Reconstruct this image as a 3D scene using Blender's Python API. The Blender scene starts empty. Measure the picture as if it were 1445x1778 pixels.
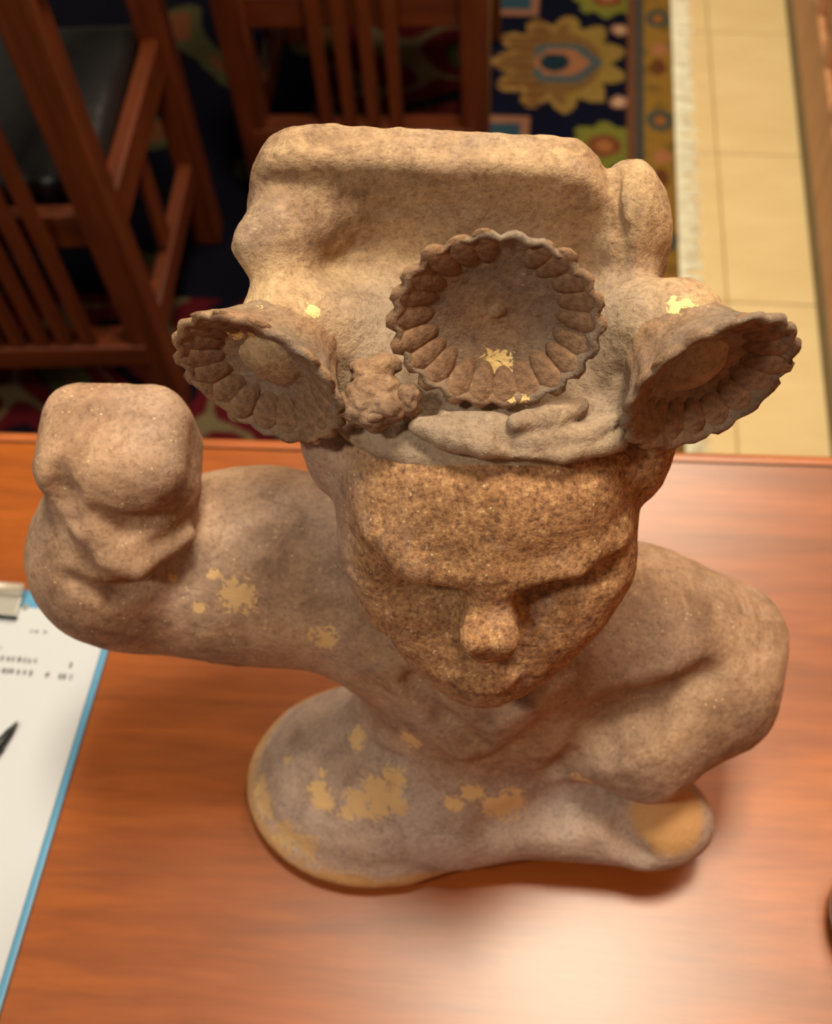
import bpy, bmesh, math, random
import numpy as np
from mathutils import Vector, Matrix

scn = bpy.context.scene
COL = scn.collection
random.seed(7)
rng = np.random.default_rng(5)

# ------------------------------------------------------------------ camera
FPX, CX, CY = 1900.0, 722.5, 889.0
PITCH, YAW, ROLL = math.radians(56.4), math.radians(8.7), math.radians(5.3)
CAM = np.array([0.0, 0.0, 1.51])
_h = np.array([-math.sin(YAW), math.cos(YAW), 0.0])
FW = _h * math.cos(PITCH) + np.array([0, 0, -math.sin(PITCH)])
_r0 = np.array([math.cos(YAW), math.sin(YAW), 0.0])
_u0 = np.cross(_r0, FW)
UP = _u0 * math.cos(ROLL) + _r0 * math.sin(ROLL)
RT = _r0 * math.cos(ROLL) - _u0 * math.sin(ROLL)
T = 0.75                                             # table top height

def at(x, y, z):
    """point of the room seen at photo pixel (x, y) at height z above the floor"""
    d = FW + RT * (x - CX) / FPX - UP * (y - CY) / FPX
    return CAM + d * ((z - CAM[2]) / d[2])

def A(x, y, z):
    return at(x, y, T + z)

cd = bpy.data.cameras.new('camera')
cam = bpy.data.objects.new('camera', cd)
COL.objects.link(cam)
m = Matrix([[RT[0], UP[0], -FW[0], CAM[0]], [RT[1], UP[1], -FW[1], CAM[1]], [RT[2], UP[2], -FW[2], CAM[2]], [0, 0, 0, 1]])
cam.matrix_world = m
cd.sensor_fit = 'HORIZONTAL'
cd.sensor_width = 36.0
cd.lens = FPX / 1445 * 36.0
cd.clip_start = 0.01
cd.clip_end = 50
cd.dof.use_dof = True
cd.dof.focus_distance = 0.465
cd.dof.aperture_fstop = 10.5
scn.camera = cam

# ------------------------------------------------------------------ world, lights, exposure
w = bpy.data.worlds.new('world')
scn.world = w
w.use_nodes = True
w.node_tree.nodes['Background'].inputs[0].default_value = (1.0, 0.82, 0.62, 1)
w.node_tree.nodes['Background'].inputs[1].default_value = 0.10

def area(name, loc, size, sizey, power, col, target):
    l = bpy.data.lights.new(name, 'AREA')
    l.shape = 'RECTANGLE'
    l.size, l.size_y = size, sizey
    l.energy = power
    l.color = col
    o = bpy.data.objects.new(name, l)
    COL.objects.link(o)
    o.location = loc
    o.rotation_euler = (Vector(target) - Vector(loc)).to_track_quat('-Z', 'Y').to_euler()
    return o

area('ceiling_panel_light', (0.20, 0.62, 3.2), 0.46, 0.46, 60, (1.0, 0.875, 0.655), (0.20, 0.62, 0))
area('ceiling_side_light', (-1.25, -0.65, 3.1), 0.25, 0.25, 27, (1.0, 0.89, 0.72), (-0.1, 0.35, 1.0))
area('ceiling_far_light', (0.38, 2.35, 3.2), 0.7, 0.7, 60, (1.0, 0.865, 0.64), (0.38, 2.0, 0))

scn.view_settings.view_transform = 'Standard'
scn.view_settings.look = 'None'
scn.view_settings.gamma = 1.0
scn.view_settings.use_curve_mapping = False
scn.view_settings.exposure = -0.08

# ------------------------------------------------------------------ material helpers
def srgb(r, g, b):
    f = lambda c: (c / 255) / 12.92 if c / 255 <= 0.04045 else ((c / 255 + 0.055) / 1.055) ** 2.4
    return (f(r), f(g), f(b), 1.0)

class NT:
    def __init__(self, name):
        self.m = bpy.data.materials.new(name)
        self.m.use_nodes = True
        self.t = self.m.node_tree
        self.b = self.t.nodes['Principled BSDF']
    def n(self, typ, **kw):
        nd = self.t.nodes.new(typ)
        for k, v in kw.items():
            if k in nd.inputs.keys():
                nd.inputs[k].default_value = v
            else:
                setattr(nd, k, v)
        return nd
    def l(self, a, b):
        self.t.links.new(a, b)
    def tex(self, space='Object'):
        return self.n('ShaderNodeTexCoord').outputs[space]
    def noise(self, vec, scale, detail=4, rough=0.6, dist=0.0):
        nd = self.n('ShaderNodeTexNoise', Scale=scale, Detail=detail, Roughness=rough, Distortion=dist)
        if vec is not None:
            self.l(vec, nd.inputs['Vector'])
        return nd.outputs['Fac']
    def mapping(self, vec, scale=(1, 1, 1), rot=(0, 0, 0), loc=(0, 0, 0)):
        nd = self.n('ShaderNodeMapping')
        nd.inputs['Scale'].default_value = scale
        nd.inputs['Rotation'].default_value = rot
        nd.inputs['Location'].default_value = loc
        self.l(vec, nd.inputs['Vector'])
        return nd.outputs['Vector']
    def ramp(self, fac, stops, interp='LINEAR'):
        nd = self.n('ShaderNodeValToRGB')
        nd.color_ramp.interpolation = interp
        e = nd.color_ramp.elements
        while len(e) < len(stops):
            e.new(0.5)
        for i, (p, c) in enumerate(stops):
            e[i].position = p
            e[i].color = c
        self.l(fac, nd.inputs['Fac'])
        return nd.outputs['Color']
    def mix(self, fac, a, b, mode='MIX'):
        nd = self.n('ShaderNodeMix', data_type='RGBA', blend_type=mode)
        for val, idx in ((fac, 0), (a, 6), (b, 7)):
            if hasattr(val, 'is_output'):
                self.l(val, nd.inputs[idx])
            else:
                nd.inputs[idx].default_value = val
        return nd.outputs[2]
    def math(self, op, a, b=0.0, clamp=False):
        nd = self.n('ShaderNodeMath', operation=op, use_clamp=clamp)
        for i, val in enumerate((a, b)):
            if hasattr(val, 'is_output'):
                self.l(val, nd.inputs[i])
            else:
                nd.inputs[i].default_value = val
        return nd.outputs[0]
    def attr(self, name):
        return self.n('ShaderNodeAttribute', attribute_name=name).outputs
    def bump(self, height, strength, dist):
        nd = self.n('ShaderNodeBump', Strength=strength, Distance=dist)
        self.l(height, nd.inputs['Height'])
        self.l(nd.outputs['Normal'], self.b.inputs['Normal'])
    def color(self, c):
        if hasattr(c, 'is_output'):
            self.l(c, self.b.inputs['Base Color'])
        else:
            self.b.inputs['Base Color'].default_value = c
        return self
    def set(self, **kw):
        for k, v in kw.items():
            self.b.inputs[k.replace('_', ' ')].default_value = v
        return self

BLK, WHT = (0, 0, 0, 1), (1, 1, 1, 1)

def mat_plain(name, c, rough=0.5, metal=0.0, var=0.0, scale=20):
    t = NT(name)
    if var > 0:
        f = t.noise(t.tex(), scale)
        d = tuple(x * (1 - var) for x in c[:3]) + (1,)
        b = tuple(min(1, x * (1 + var)) for x in c[:3]) + (1,)
        t.color(t.ramp(f, [(0.3, d), (0.7, b)]))
    else:
        t.color(c)
    return t.set(Roughness=rough, Metallic=metal).m

def mat_wood(name, c0, c1, c2, stretch, rough, bump=0.1, scale=1.0, coat=0.0):
    t = NT(name)
    v = t.mapping(t.tex(), scale=stretch)
    f = t.noise(v, 3.0 * scale, 6, 0.6, 0.6)
    f2 = t.noise(v, 22.0 * scale, 5, 0.65, 0.2)
    col = t.ramp(f, [(0.28, c0), (0.5, c1), (0.74, c2)])
    k = t.ramp(f2, [(0.35, (0.80, 0.78, 0.76, 1)), (0.65, (1.08, 1.08, 1.08, 1))])
    t.color(t.mix(1.0, col, k, 'MULTIPLY'))
    t.set(Roughness=rough)
    if coat:
        t.b.inputs['Coat Weight'].default_value = coat
        t.b.inputs['Coat Roughness'].default_value = 0.33
    t.bump(f2, bump, 0.001)
    return t.m

def mat_clay(name, tones, rough_amt, flake=(222, 184, 132), speck=0.0):
    """weathered terracotta: tones = (dark, mid, light, grey) ; flake attribute bares lighter clay"""
    t = NT(name)
    o = t.tex()
    big = t.noise(o, 16, 4, 0.6, 0.6)
    mid = t.noise(o, 150, 5, 0.65, 0.5)
    fine = t.noise(o, 400, 4, 0.75)
    tone = t.attr('tone')['Fac']
    head = t.attr('head')['Fac']
    base = t.ramp(t.math('ADD', t.math('MULTIPLY', big, 0.6), t.math('MULTIPLY', mid, 0.4)),
                  [(0.36, tones[0]), (0.5, tones[1]), (0.64, tones[2])])
    base = t.mix(t.math('MULTIPLY', tone, 1.0, True), base, tones[3])
    brown = t.ramp(t.math('ADD', t.math('MULTIPLY', mid, 0.4), t.math('MULTIPLY', fine, 0.6)),
                   [(0.33, srgb(82, 58, 44)), (0.45, srgb(146, 104, 70)), (0.56, srgb(178, 134, 90)), (0.66, srgb(214, 178, 128))])
    base = t.mix(t.math('MULTIPLY', head, 0.85), base, brown)
    # greyish dust settles in patches
    dust = t.ramp(t.noise(o, 26, 5, 0.7, 0.8), [(0.54, BLK), (0.66, WHT)])
    base = t.mix(t.math('MULTIPLY', dust, 0.30), base, srgb(150, 132, 124))
    stain = t.ramp(t.noise(o, 32, 6, 0.7, 1.2), [(0.36, (0.66, 0.62, 0.60, 1)), (0.52, (1, 1, 1, 1))])
    base = t.mix(0.75, base, stain, 'MULTIPLY')
    k = t.ramp(fine, [(0.34, (0.62, 0.60, 0.58, 1)), (0.5, (1, 1, 1, 1)), (0.68, (1.12, 1.10, 1.06, 1))])
    base = t.mix(0.8, base, k, 'MULTIPLY')
    oc = t.math('ADD', t.attr('ochre')['Fac'], t.math('MULTIPLY', t.math('SUBTRACT', t.noise(o, 45, 5, 0.6, 0.5), 0.5), 1.3))
    base = t.mix(t.math('MULTIPLY', t.ramp(oc, [(0.33, BLK), (0.75, WHT)]), 0.85), base, srgb(204, 154, 96))
    fl = t.attr('flake')['Fac']
    edge = t.math('ADD', fl, t.math('MULTIPLY', t.math('SUBTRACT', t.noise(o, 190, 6, 0.7, 1.0), 0.5), 2.3))
    fm = t.ramp(edge, [(0.50, BLK), (0.54, WHT)])
    base = t.mix(fm, base, srgb(*flake))
    if speck > 0:
        v = t.n('ShaderNodeTexVoronoi', Scale=330.0)
        t.l(o, v.inputs['Vector'])
        gate = t.ramp(t.noise(o, 90, 3), [(0.53, BLK), (0.60, WHT)])
        sp = t.math('MULTIPLY', t.ramp(v.outputs['Distance'], [(0.10, WHT), (0.24, BLK)]), gate)
        base = t.mix(t.math('MULTIPLY', sp, speck), base, srgb(226, 208, 162))
    t.color(base)
    t.set(Roughness=0.86)
    t.b.inputs['Specular IOR Level'].default_value = 0.25
    hgt = t.math('ADD', t.math('MULTIPLY', mid, 0.6), t.math('MULTIPLY', fine, 0.55))
    hgt = t.math('SUBTRACT', hgt, t.math('MULTIPLY', fm, 0.06))
    t.bump(hgt, rough_amt, 0.0022)
    return t.m

M = {}
M['clay_body'] = mat_clay('clay_body', (srgb(142, 112, 90), srgb(172, 139, 112), srgb(190, 158, 130), srgb(198, 176, 164)), 0.5, speck=0.85)
M['clay_crown'] = mat_clay('clay_crown', (srgb(142, 112, 86), srgb(180, 150, 116), srgb(208, 180, 138), srgb(166, 148, 130)), 0.75, flake=(240, 212, 150), speck=0.25)
M['clay_flower'] = mat_clay('clay_flower', (srgb(112, 86, 68), srgb(148, 116, 90), srgb(178, 144, 106), srgb(142, 128, 112)), 0.75, flake=(238, 206, 140), speck=0.2)
M['table'] = mat_wood('table_wood', srgb(126, 65, 20), srgb(154, 80, 25), srgb(174, 95, 31), (0.55, 5.0, 1), 0.34, 0.02, 1.0, coat=0.9)
M['table'].node_tree.nodes['Principled BSDF'].inputs['Specular IOR Level'].default_value = 0.2
M['table_edge'] = mat_wood('table_edge_wood', srgb(150, 82, 44), srgb(176, 100, 54), srgb(194, 114, 62), (0.6, 6, 6), 0.35, 0.03)
M['chair'] = mat_wood('chair_wood', srgb(68, 29, 11), srgb(96, 43, 17), srgb(114, 54, 22), (8, 8, 0.8), 0.42, 0.05)
M['leather'] = mat_plain('black_leather', srgb(22, 22, 24), 0.38, 0, 0.3, 60)
M['tile'] = None
M['door_wood'] = mat_wood('panel_wood', srgb(190, 132, 92), srgb(212, 154, 108), srgb(224, 170, 124), (10, 10, 0.9), 0.45, 0.05)
M['skirting'] = mat_plain('skirting_paint', srgb(128, 112, 82), 0.6, 0, 0.15, 12)
M['paper'] = mat_plain('white_paper', srgb(192, 196, 202), 0.85)
M['ink'] = mat_plain('grey_ink', srgb(150, 153, 158), 0.9)
M['blue'] = mat_plain('blue_plastic', srgb(88, 148, 186), 0.3)
M['chrome'] = mat_plain('clip_chrome', srgb(222, 220, 210), 0.22, 0.55)
M['pen'] = mat_plain('pen_black', srgb(20, 24, 22), 0.25)
M['cup'] = mat_plain('cup_brown', srgb(66, 30, 14), 0.25)
M['cup_in'] = mat_plain('cup_inside', srgb(190, 110, 52), 0.4)
M['fringe'] = mat_plain('fringe_wool', srgb(248, 242, 220), 0.95, 0, 0.15, 40)
M['plaster'] = mat_plain('wall_plaster', srgb(205, 190, 160), 0.9, 0, 0.05, 4)

t = NT('floor_tile')
o = t.tex()
f = t.ramp(t.noise(t.mapping(o, scale=(1, 3.0, 1)), 5, 5, 0.6, 0.5), [(0.3, srgb(216, 188, 134)), (0.7, srgb(228, 203, 150))])
t.color(f)
t.set(Roughness=0.5)
M['tile'] = t.m
M['grout'] = mat_plain('floor_grout', srgb(208, 180, 128), 0.9)

t = NT('rug_wool')
c = t.attr('rug')['Color']
k = t.ramp(t.noise(t.tex(), 160, 3, 0.7), [(0.3, (0.72, 0.72, 0.72, 1)), (0.7, (1.2, 1.2, 1.2, 1))])
t.color(t.mix(1.0, c, k, 'MULTIPLY'))
t.set(Roughness=1.0)
t.b.inputs['Specular IOR Level'].default_value = 0.05
t.bump(t.noise(t.tex(), 400, 2), 0.5, 0.002)
M['rug'] = t.m

# ------------------------------------------------------------------ object helpers
def link(o, parent=None):
    COL.objects.link(o)
    if parent is not None:
        o.parent = parent
    return o

def empty(name, loc=(0, 0, 0), rz=0.0, label=None, cat=None, group=None):
    o = bpy.data.objects.new(name, None)
    o.location = loc
    o.rotation_euler = (0, 0, rz)
    o.empty_display_size = 0.02
    link(o)
    if label:
        o['label'] = label
        o['category'] = cat
    if group:
        o['group'] = group
    return o

def tag(o, label, cat, group=None):
    o['label'] = label
    o['category'] = cat
    if group:
        o['group'] = group
    return o

def mesh_obj(name, verts, faces, mat, parent=None, smooth=False):
    me = bpy.data.meshes.new(name)
    me.from_pydata([tuple(v) for v in verts], [], [tuple(f) for f in faces])
    me.update()
    if smooth:
        me.polygons.foreach_set('use_smooth', [True] * len(me.polygons))
    o = bpy.data.objects.new(name, me)
    if mat:
        me.materials.append(mat)
    return link(o, parent)

def bm_obj(name, bm, mat, parent=None, smooth=False):
    me = bpy.data.meshes.new(name)
    bmesh.ops.recalc_face_normals(bm, faces=bm.faces[:])
    bm.to_mesh(me)
    bm.free()
    if smooth:
        me.polygons.foreach_set('use_smooth', [True] * len(me.polygons))
    me.materials.append(mat)
    return link(bpy.data.objects.new(name, me), parent)

def box_mesh(name, sx, sy, sz, bev, mat, seg=2):
    """bevelled box centred on its origin"""
    bm = bmesh.new()
    bmesh.ops.create_cube(bm, size=1.0)
    for v in bm.verts:
        v.co = Vector((v.co.x * sx, v.co.y * sy, v.co.z * sz))
    if bev > 0:
        bmesh.ops.bevel(bm, geom=bm.edges[:], offset=bev, segments=seg, affect='EDGES', profile=0.5)
    me = bpy.data.meshes.new(name)
    bm.to_mesh(me)
    bm.free()
    me.materials.append(mat)
    return me

def box(name, c, s, bev, mat, parent=None, rot=(0, 0, 0), seg=2):
    o = bpy.data.objects.new(name, box_mesh(name, s[0], s[1], s[2], bev, mat, seg))
    o.location = c
    o.rotation_euler = rot
    return link(o, parent)

def beam(name, p, q, wx, wy, bev, mat, parent=None, up=(0, 1, 0)):
    """square bar from p to q"""
    p, q = Vector(p), Vector(q)
    d = q - p
    o = bpy.data.objects.new(name, box_mesh(name, wx, wy, d.length, bev, mat))
    z = d.normalized()
    x = Vector(up).cross(z).normalized()
    y = z.cross(x)
    o.matrix_local = Matrix(((x.x, y.x, z.x, (p.x + q.x) / 2), (x.y, y.y, z.y, (p.y + q.y) / 2), (x.z, y.z, z.z, (p.z + q.z) / 2), (0, 0, 0, 1)))
    return link(o, parent)

def lathe(name, prof, mat, parent=None, seg=32, loc=(0, 0, 0), rot=None):
    vs, fs = [], []
    n = len(prof)
    for i in range(seg):
        a = 2 * math.pi * i / seg
        for r, z in prof:
            vs.append((r * math.cos(a), r * math.sin(a), z))
    for i in range(seg):
        j = (i + 1) % seg
        for k in range(n - 1):
            fs.append((i * n + k, j * n + k, j * n + k + 1, i * n + k + 1))
    o = mesh_obj(name, vs, fs, mat, parent, True)
    bm = bmesh.new()
    bm.from_mesh(o.data)
    bmesh.ops.remove_doubles(bm, verts=bm.verts[:], dist=1e-6)
    bmesh.ops.recalc_face_normals(bm, faces=bm.faces[:])
    bm.to_mesh(o.data)
    bm.free()
    o.location = loc
    if rot is not None:
        o.rotation_euler = rot
    return o

# ------------------------------------------------------------------ signed-distance sculpting
OFF = np.array([-0.01, 0.29, T])                     # origin of the statue

class Field:
    def __init__(self, lo, hi, h):
        self.lo = np.array(lo, float)
        self.h = h
        self.n = np.ceil((np.array(hi) - self.lo) / h).astype(int) + 1
        self.d = np.full(self.n, 0.1, np.float32)
    def sub(self, blo, bhi):
        i0 = np.clip(np.floor((np.array(blo) - self.lo) / self.h).astype(int), 0, self.n)
        i1 = np.clip(np.ceil((np.array(bhi) - self.lo) / self.h).astype(int) + 1, 0, self.n)
        g = [(self.lo[a] + self.h * np.arange(i0[a], i1[a])).astype(np.float32) for a in range(3)]
        return tuple(slice(i0[a], i1[a]) for a in range(3)), np.meshgrid(*g, indexing='ij', sparse=True)
    def op(self, fn, blo, bhi, k, mode):
        pad = k + 4 * self.h
        sl, (X, Y, Z) = self.sub(np.array(blo) - pad, np.array(bhi) + pad)
        if 0 in self.d[sl].shape:
            return
        b = fn(X, Y, Z).astype(np.float32)
        a = self.d[sl]
        if mode == 'add':
            h = np.clip(k - np.abs(a - b), 0, None) / max(k, 1e-6)
            self.d[sl] = np.minimum(a, b) - h * h * k * 0.25
        else:
            b = -b
            h = np.clip(k - np.abs(a - b), 0, None) / max(k, 1e-6)
            self.d[sl] = np.maximum(a, b) + h * h * k * 0.25
    def ell(self, c, r, k=0.01, mode='add', R=None):
        c, r = np.array(c, float), np.array(r, float)
        R_ = np.eye(3) if R is None else np.array(R, float)
        def fn(X, Y, Z):
            x, y, z = X - c[0], Y - c[1], Z - c[2]
            u = [R_[0, i] * x + R_[1, i] * y + R_[2, i] * z for i in range(3)]
            k0 = np.sqrt(sum((u[i] / r[i]) ** 2 for i in range(3)))
            k1 = np.sqrt(sum((u[i] / r[i] ** 2) ** 2 for i in range(3))) + 1e-9
            return k0 * (k0 - 1) / k1
        e = np.full(3, r.max()) if R is not None else r
        self.op(fn, c - e, c + e, k, mode)
    def cap(self, a, b, ra, rb, k=0.01, mode='add'):
        a, b = np.array(a, float), np.array(b, float)
        ab = b - a
        L = max(ab @ ab, 1e-9)
        def fn(X, Y, Z):
            x, y, z = X - a[0], Y - a[1], Z - a[2]
            h = np.clip((x * ab[0] + y * ab[1] + z * ab[2]) / L, 0, 1)
            return np.sqrt((x - h * ab[0]) ** 2 + (y - h * ab[1]) ** 2 + (z - h * ab[2]) ** 2) - (ra + h * (rb - ra))
        rm = max(ra, rb)
        self.op(fn, np.minimum(a, b) - rm, np.maximum(a, b) + rm, k, mode)
    def chain(self, pts, rs, k=0.01, mode='add'):
        for i in range(len(pts) - 1):
            self.cap(pts[i], pts[i + 1], rs[i], rs[i + 1], k, mode)
    def rbox(self, c, hs, rr, k=0.01, mode='add', R=None):
        c, hs = np.array(c, float), np.array(hs, float)
        R_ = np.eye(3) if R is None else np.array(R, float)
        def fn(X, Y, Z):
            x, y, z = X - c[0], Y - c[1], Z - c[2]
            q = [np.abs(R_[0, i] * x + R_[1, i] * y + R_[2, i] * z) - (hs[i] - rr) for i in range(3)]
            out = np.sqrt(sum(np.clip(v, 0, None) ** 2 for v in q))
            return out + np.minimum(np.maximum(np.maximum(q[0], q[1]), q[2]), 0) - rr
        e = np.full(3, np.linalg.norm(hs)) if R is not None else hs
        self.op(fn, c - e, c + e, k, mode)
    def slab(self, c, hx, hz, hy, rc, re, k=0.01, tilt=0.0):
        """upright plate facing y: rounded outline (corner radius rc), softened edge re"""
        c = np.array(c, float)
        ct, sn = math.cos(tilt), math.sin(tilt)
        def fn(X, Y, Z):
            x0, y, z0 = X - c[0], Y - c[1], Z - c[2]
            x, z = x0 * ct + z0 * sn, -x0 * sn + z0 * ct
            qx, qz = np.abs(x) - (hx - rc), np.abs(z) - (hz - rc)
            d2 = np.sqrt(np.clip(qx, 0, None) ** 2 + np.clip(qz, 0, None) ** 2) + np.minimum(np.maximum(qx, qz), 0) - rc + re
            dy = np.abs(y) - hy + re
            return np.sqrt(np.clip(d2, 0, None) ** 2 + np.clip(dy, 0, None) ** 2) + np.minimum(np.maximum(d2, dy), 0) - re
        e = np.array([hx + hz, hy, hx + hz])
        self.op(fn, c - e, c + e, k, 'add')
    def plane_cut(self, z0):
        Z = (self.lo[2] + self.h * np.arange(self.n[2])).astype(np.float32)[None, None, :]
        self.d = np.maximum(self.d, z0 - Z)
    def hit(self, x, y, lift=0.0):
        """first point of the surface met along the line of sight through photo pixel (x, y)"""
        d = FW + RT * (x - CX) / FPX - UP * (y - CY) / FPX
        ts = np.arange(0.25, 1.15, self.h * 0.4)
        P = (CAM - OFF)[None] + d[None] * ts[:, None]
        i = np.round((P - self.lo) / self.h).astype(int)
        ok = ((i >= 0) & (i < self.n)).all(1)
        v = np.full(len(ts), 1.0)
        v[ok] = self.d[tuple(i[ok].T)]
        k = np.argmax(v < 0)
        return P[k] - d * (lift / np.linalg.norm(d)) if v[k] < 0 else P[np.argmin(v)]
    def ridge(self, pts, rs, k=0.004, lift=0.0, mode='add'):
        self.chain([self.hit(px, py, lift) for px, py in pts], rs, k, mode)
    def mesh(self):
        d = self.d
        s = d < 0
        nx, ny, nz = d.shape
        acc = np.zeros((nx - 1, ny - 1, nz - 1, 3), np.float32)
        cnt = np.zeros((nx - 1, ny - 1, nz - 1), np.float32)
        quads = []
        for ax in range(3):
            s0 = [slice(None)] * 3
            s1 = [slice(None)] * 3
            s0[ax] = slice(0, -1)
            s1[ax] = slice(1, None)
            cross = s[tuple(s0)] != s[tuple(s1)]
            idx = np.argwhere(cross)
            if len(idx) == 0:
                continue
            i1 = idx.copy()
            i1[:, ax] += 1
            a = d[tuple(idx.T)]
            b = d[tuple(i1.T)]
            p = idx.astype(np.float32)
            p[:, ax] += a / (a - b)
            o1, o2 = (ax + 1) % 3, (ax + 2) % 3
            ok = np.ones(len(idx), bool)
            cells = []
            for d1, d2 in ((0, 0), (-1, 0), (-1, -1), (0, -1)):
                c = idx.copy()
                c[:, o1] += d1
                c[:, o2] += d2
                ok &= (c >= 0).all(1) & (c < np.array(acc.shape[:3])).all(1)
                cells.append(c)
            for c in cells:
                np.add.at(acc, tuple(c[ok].T), p[ok])
                np.add.at(cnt, tuple(c[ok].T), 1)
            q = np.stack([np.ravel_multi_index(c[ok].T, acc.shape[:3]) for c in cells], 1)
            fl = a[ok] > b[ok]
            q[fl] = q[fl][:, ::-1]
            quads.append(q)
        q = np.concatenate(quads)
        used, inv = np.unique(q, return_inverse=True)
        V = acc.reshape(-1, 3)[used] / cnt.reshape(-1)[used][:, None]
        return V * self.h + self.lo, inv.reshape(-1, 4)

def _hash(ix, iy, iz, seed):
    n = (ix * 73856093) ^ (iy * 19349663) ^ (iz * 83492791) ^ (seed * 2654435761)
    n = (n ^ (n >> 13)) * 1274126177
    n = n & 0xffffffff
    n = (n ^ (n >> 16)) & 0xffff
    return n / 65535.0 * 2 - 1

def vnoise(P, f, seed=0):
    p = P * f
    i = np.floor(p).astype(np.int64)
    u = p - i
    u = u * u * (3 - 2 * u)
    r = 0
    for dx in (0, 1):
        for dy in (0, 1):
            for dz in (0, 1):
                wgt = (u[:, 0] if dx else 1 - u[:, 0]) * (u[:, 1] if dy else 1 - u[:, 1]) * (u[:, 2] if dz else 1 - u[:, 2])
                r = r + wgt * _hash(i[:, 0] + dx, i[:, 1] + dy, i[:, 2] + dz, seed)
    return r

def set_attr(me, name, vals):
    a = me.attributes.new(name, 'FLOAT', 'POINT')
    a.data.foreach_set('value', np.asarray(vals, np.float32))

def clay(name, V, Fq, mat, parent, amp=0.0009, flakes=(), tone=None, head=None, freq=55, flake0=None, ochre=None):
    me = bpy.data.meshes.new(name)
    me.vertices.add(len(V))
    me.vertices.foreach_set('co', V.astype(np.float32).ravel())
    me.loops.add(Fq.size)
    me.loops.foreach_set('vertex_index', Fq.astype(np.int32).ravel())
    me.polygons.add(len(Fq))
    me.polygons.foreach_set('loop_start', np.arange(0, Fq.size, 4, dtype=np.int32))
    me.polygons.foreach_set('loop_total', np.full(len(Fq), 4, np.int32))
    me.update(calc_edges=True)
    me.validate()
    N = np.zeros(len(V) * 3, np.float32)
    me.vertices.foreach_get('normal', N)
    N = N.reshape(-1, 3)
    am = amp if np.isscalar(amp) else amp[:, None]
    W = V + N * am * (vnoise(V, freq, 1) + 0.6 * vnoise(V, freq * 2.6, 2) + 0.35 * vnoise(V, freq * 6, 3))[:, None]
    me.vertices.foreach_set('co', W.astype(np.float32).ravel())
    me.polygons.foreach_set('use_smooth', np.ones(len(Fq), bool))
    me.update()
    fl = np.full(len(V), -1.0) if flake0 is None else flake0(V)
    for (c, r) in flakes:
        c = np.asarray(c, float)
        fl = np.maximum(fl, 1.0 - 0.5 * np.linalg.norm((V - c) / r, axis=1))
    set_attr(me, 'flake', np.clip(fl, -1, 1))
    set_attr(me, 'tone', np.zeros(len(V)) if tone is None else tone(V))
    set_attr(me, 'ochre', np.zeros(len(V)) if ochre is None else ochre(V))
    set_attr(me, 'head', np.zeros(len(V)) if head is None else head(V))
    me.materials.append(mat)
    return link(bpy.data.objects.new(name, me), parent)

def smooth01(x, a, b):
    u = np.clip((x - a) / (b - a), 0, 1)
    return u * u * (3 - 2 * u)

def rot_axes(xa, ya):
    """columns: local axes; xa kept, ya orthogonalised"""
    x = np.array(xa, float)
    x /= np.linalg.norm(x)
    y = np.array(ya, float)
    y -= x * (x @ y)
    y /= np.linalg.norm(y)
    return np.stack([x, y, np.cross(x, y)], 1)

# ================================================================== SETTING
RUG_TILT = math.radians(1.9)
# floor: grout bed with separate tiles
fl_ = mesh_obj('floor', [(-3, -1.5, 0), (1.2, -1.5, 0), (1.2, 4, 0), (-3, 4, 0)], [(0, 1, 2, 3)], M['grout'])
fl_['kind'] = 'structure'
TS = 0.42
tile_me = box_mesh('tile', TS - 0.0032, TS - 0.0032, 0.008, 0.0008, M['tile'], 1)
ang = math.radians(1.7)
for i in range(-5, 1):
    for j in range(-2, 5):
        cx0, cy0 = (i + 0.5) * TS, (j + 0.5) * TS
        x = 0.391 + cx0 * math.cos(ang) + cy0 * math.sin(ang)
        y = 1.475 - cx0 * math.sin(ang) + cy0 * math.cos(ang)
        o = bpy.data.objects.new('tile', tile_me)
        o.location = (x, y, 0.004)
        o.rotation_euler = (0, 0, -ang)
        link(o, fl_)

# panelled wooden wall on the right
wa = math.atan(0.0498)
WD = np.array([math.sin(wa), math.cos(wa), 0])
WN = np.array([math.cos(wa), -math.sin(wa), 0])
W0 = np.array([0.5326, 1.169, 0]) + WN * 0.002
def wp(t_, n_, z_):
    return W0 + WD * (t_ - 1.169) + WN * n_ + np.array([0, 0, z_])
wall = box('wall_right', wp(1.5, 0.05, 1.35), (0.06, 4.6, 2.7), 0.0, M['door_wood'], rot=(0, 0, -wa))
wall['kind'] = 'structure'
inv = wall.matrix_basis.inverted()
def wpart(name, t_, n_, z_, s, bev, mat):
    o = box(name, (0, 0, 0), s, bev, mat, wall)
    o.matrix_local = inv @ (Matrix.Translation(Vector(wp(t_, n_, z_))) @ Matrix.Rotation(-wa, 4, 'Z'))
    return o
sk = box('baseboard_right', wp(1.5, 0.009, 0.0315), (0.018, 4.6, 0.047), 0.003, M['skirting'], rot=(0, 0, -wa))
sk['kind'] = 'structure'
wpart('bottom_rail', 1.5, 0.011, 0.125, (0.018, 4.6, 0.14), 0.003, M['door_wood'])
PER = 0.172
for i in range(-6, 9):
    t_ = 1.845 + PER * i
    wpart('stile', t_ + PER / 2, 0.011, 0.70, (0.018, 0.040, 1.01), 0.004, M['door_wood'])
    wpart('raised_panel', t_, 0.018, 0.70, (0.010, 0.098, 0.97), 0.004, M['door_wood'])
wpart('top_rail', 1.5, 0.011, 1.28, (0.018, 4.6, 0.14), 0.003, M['door_wood'])

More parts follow.
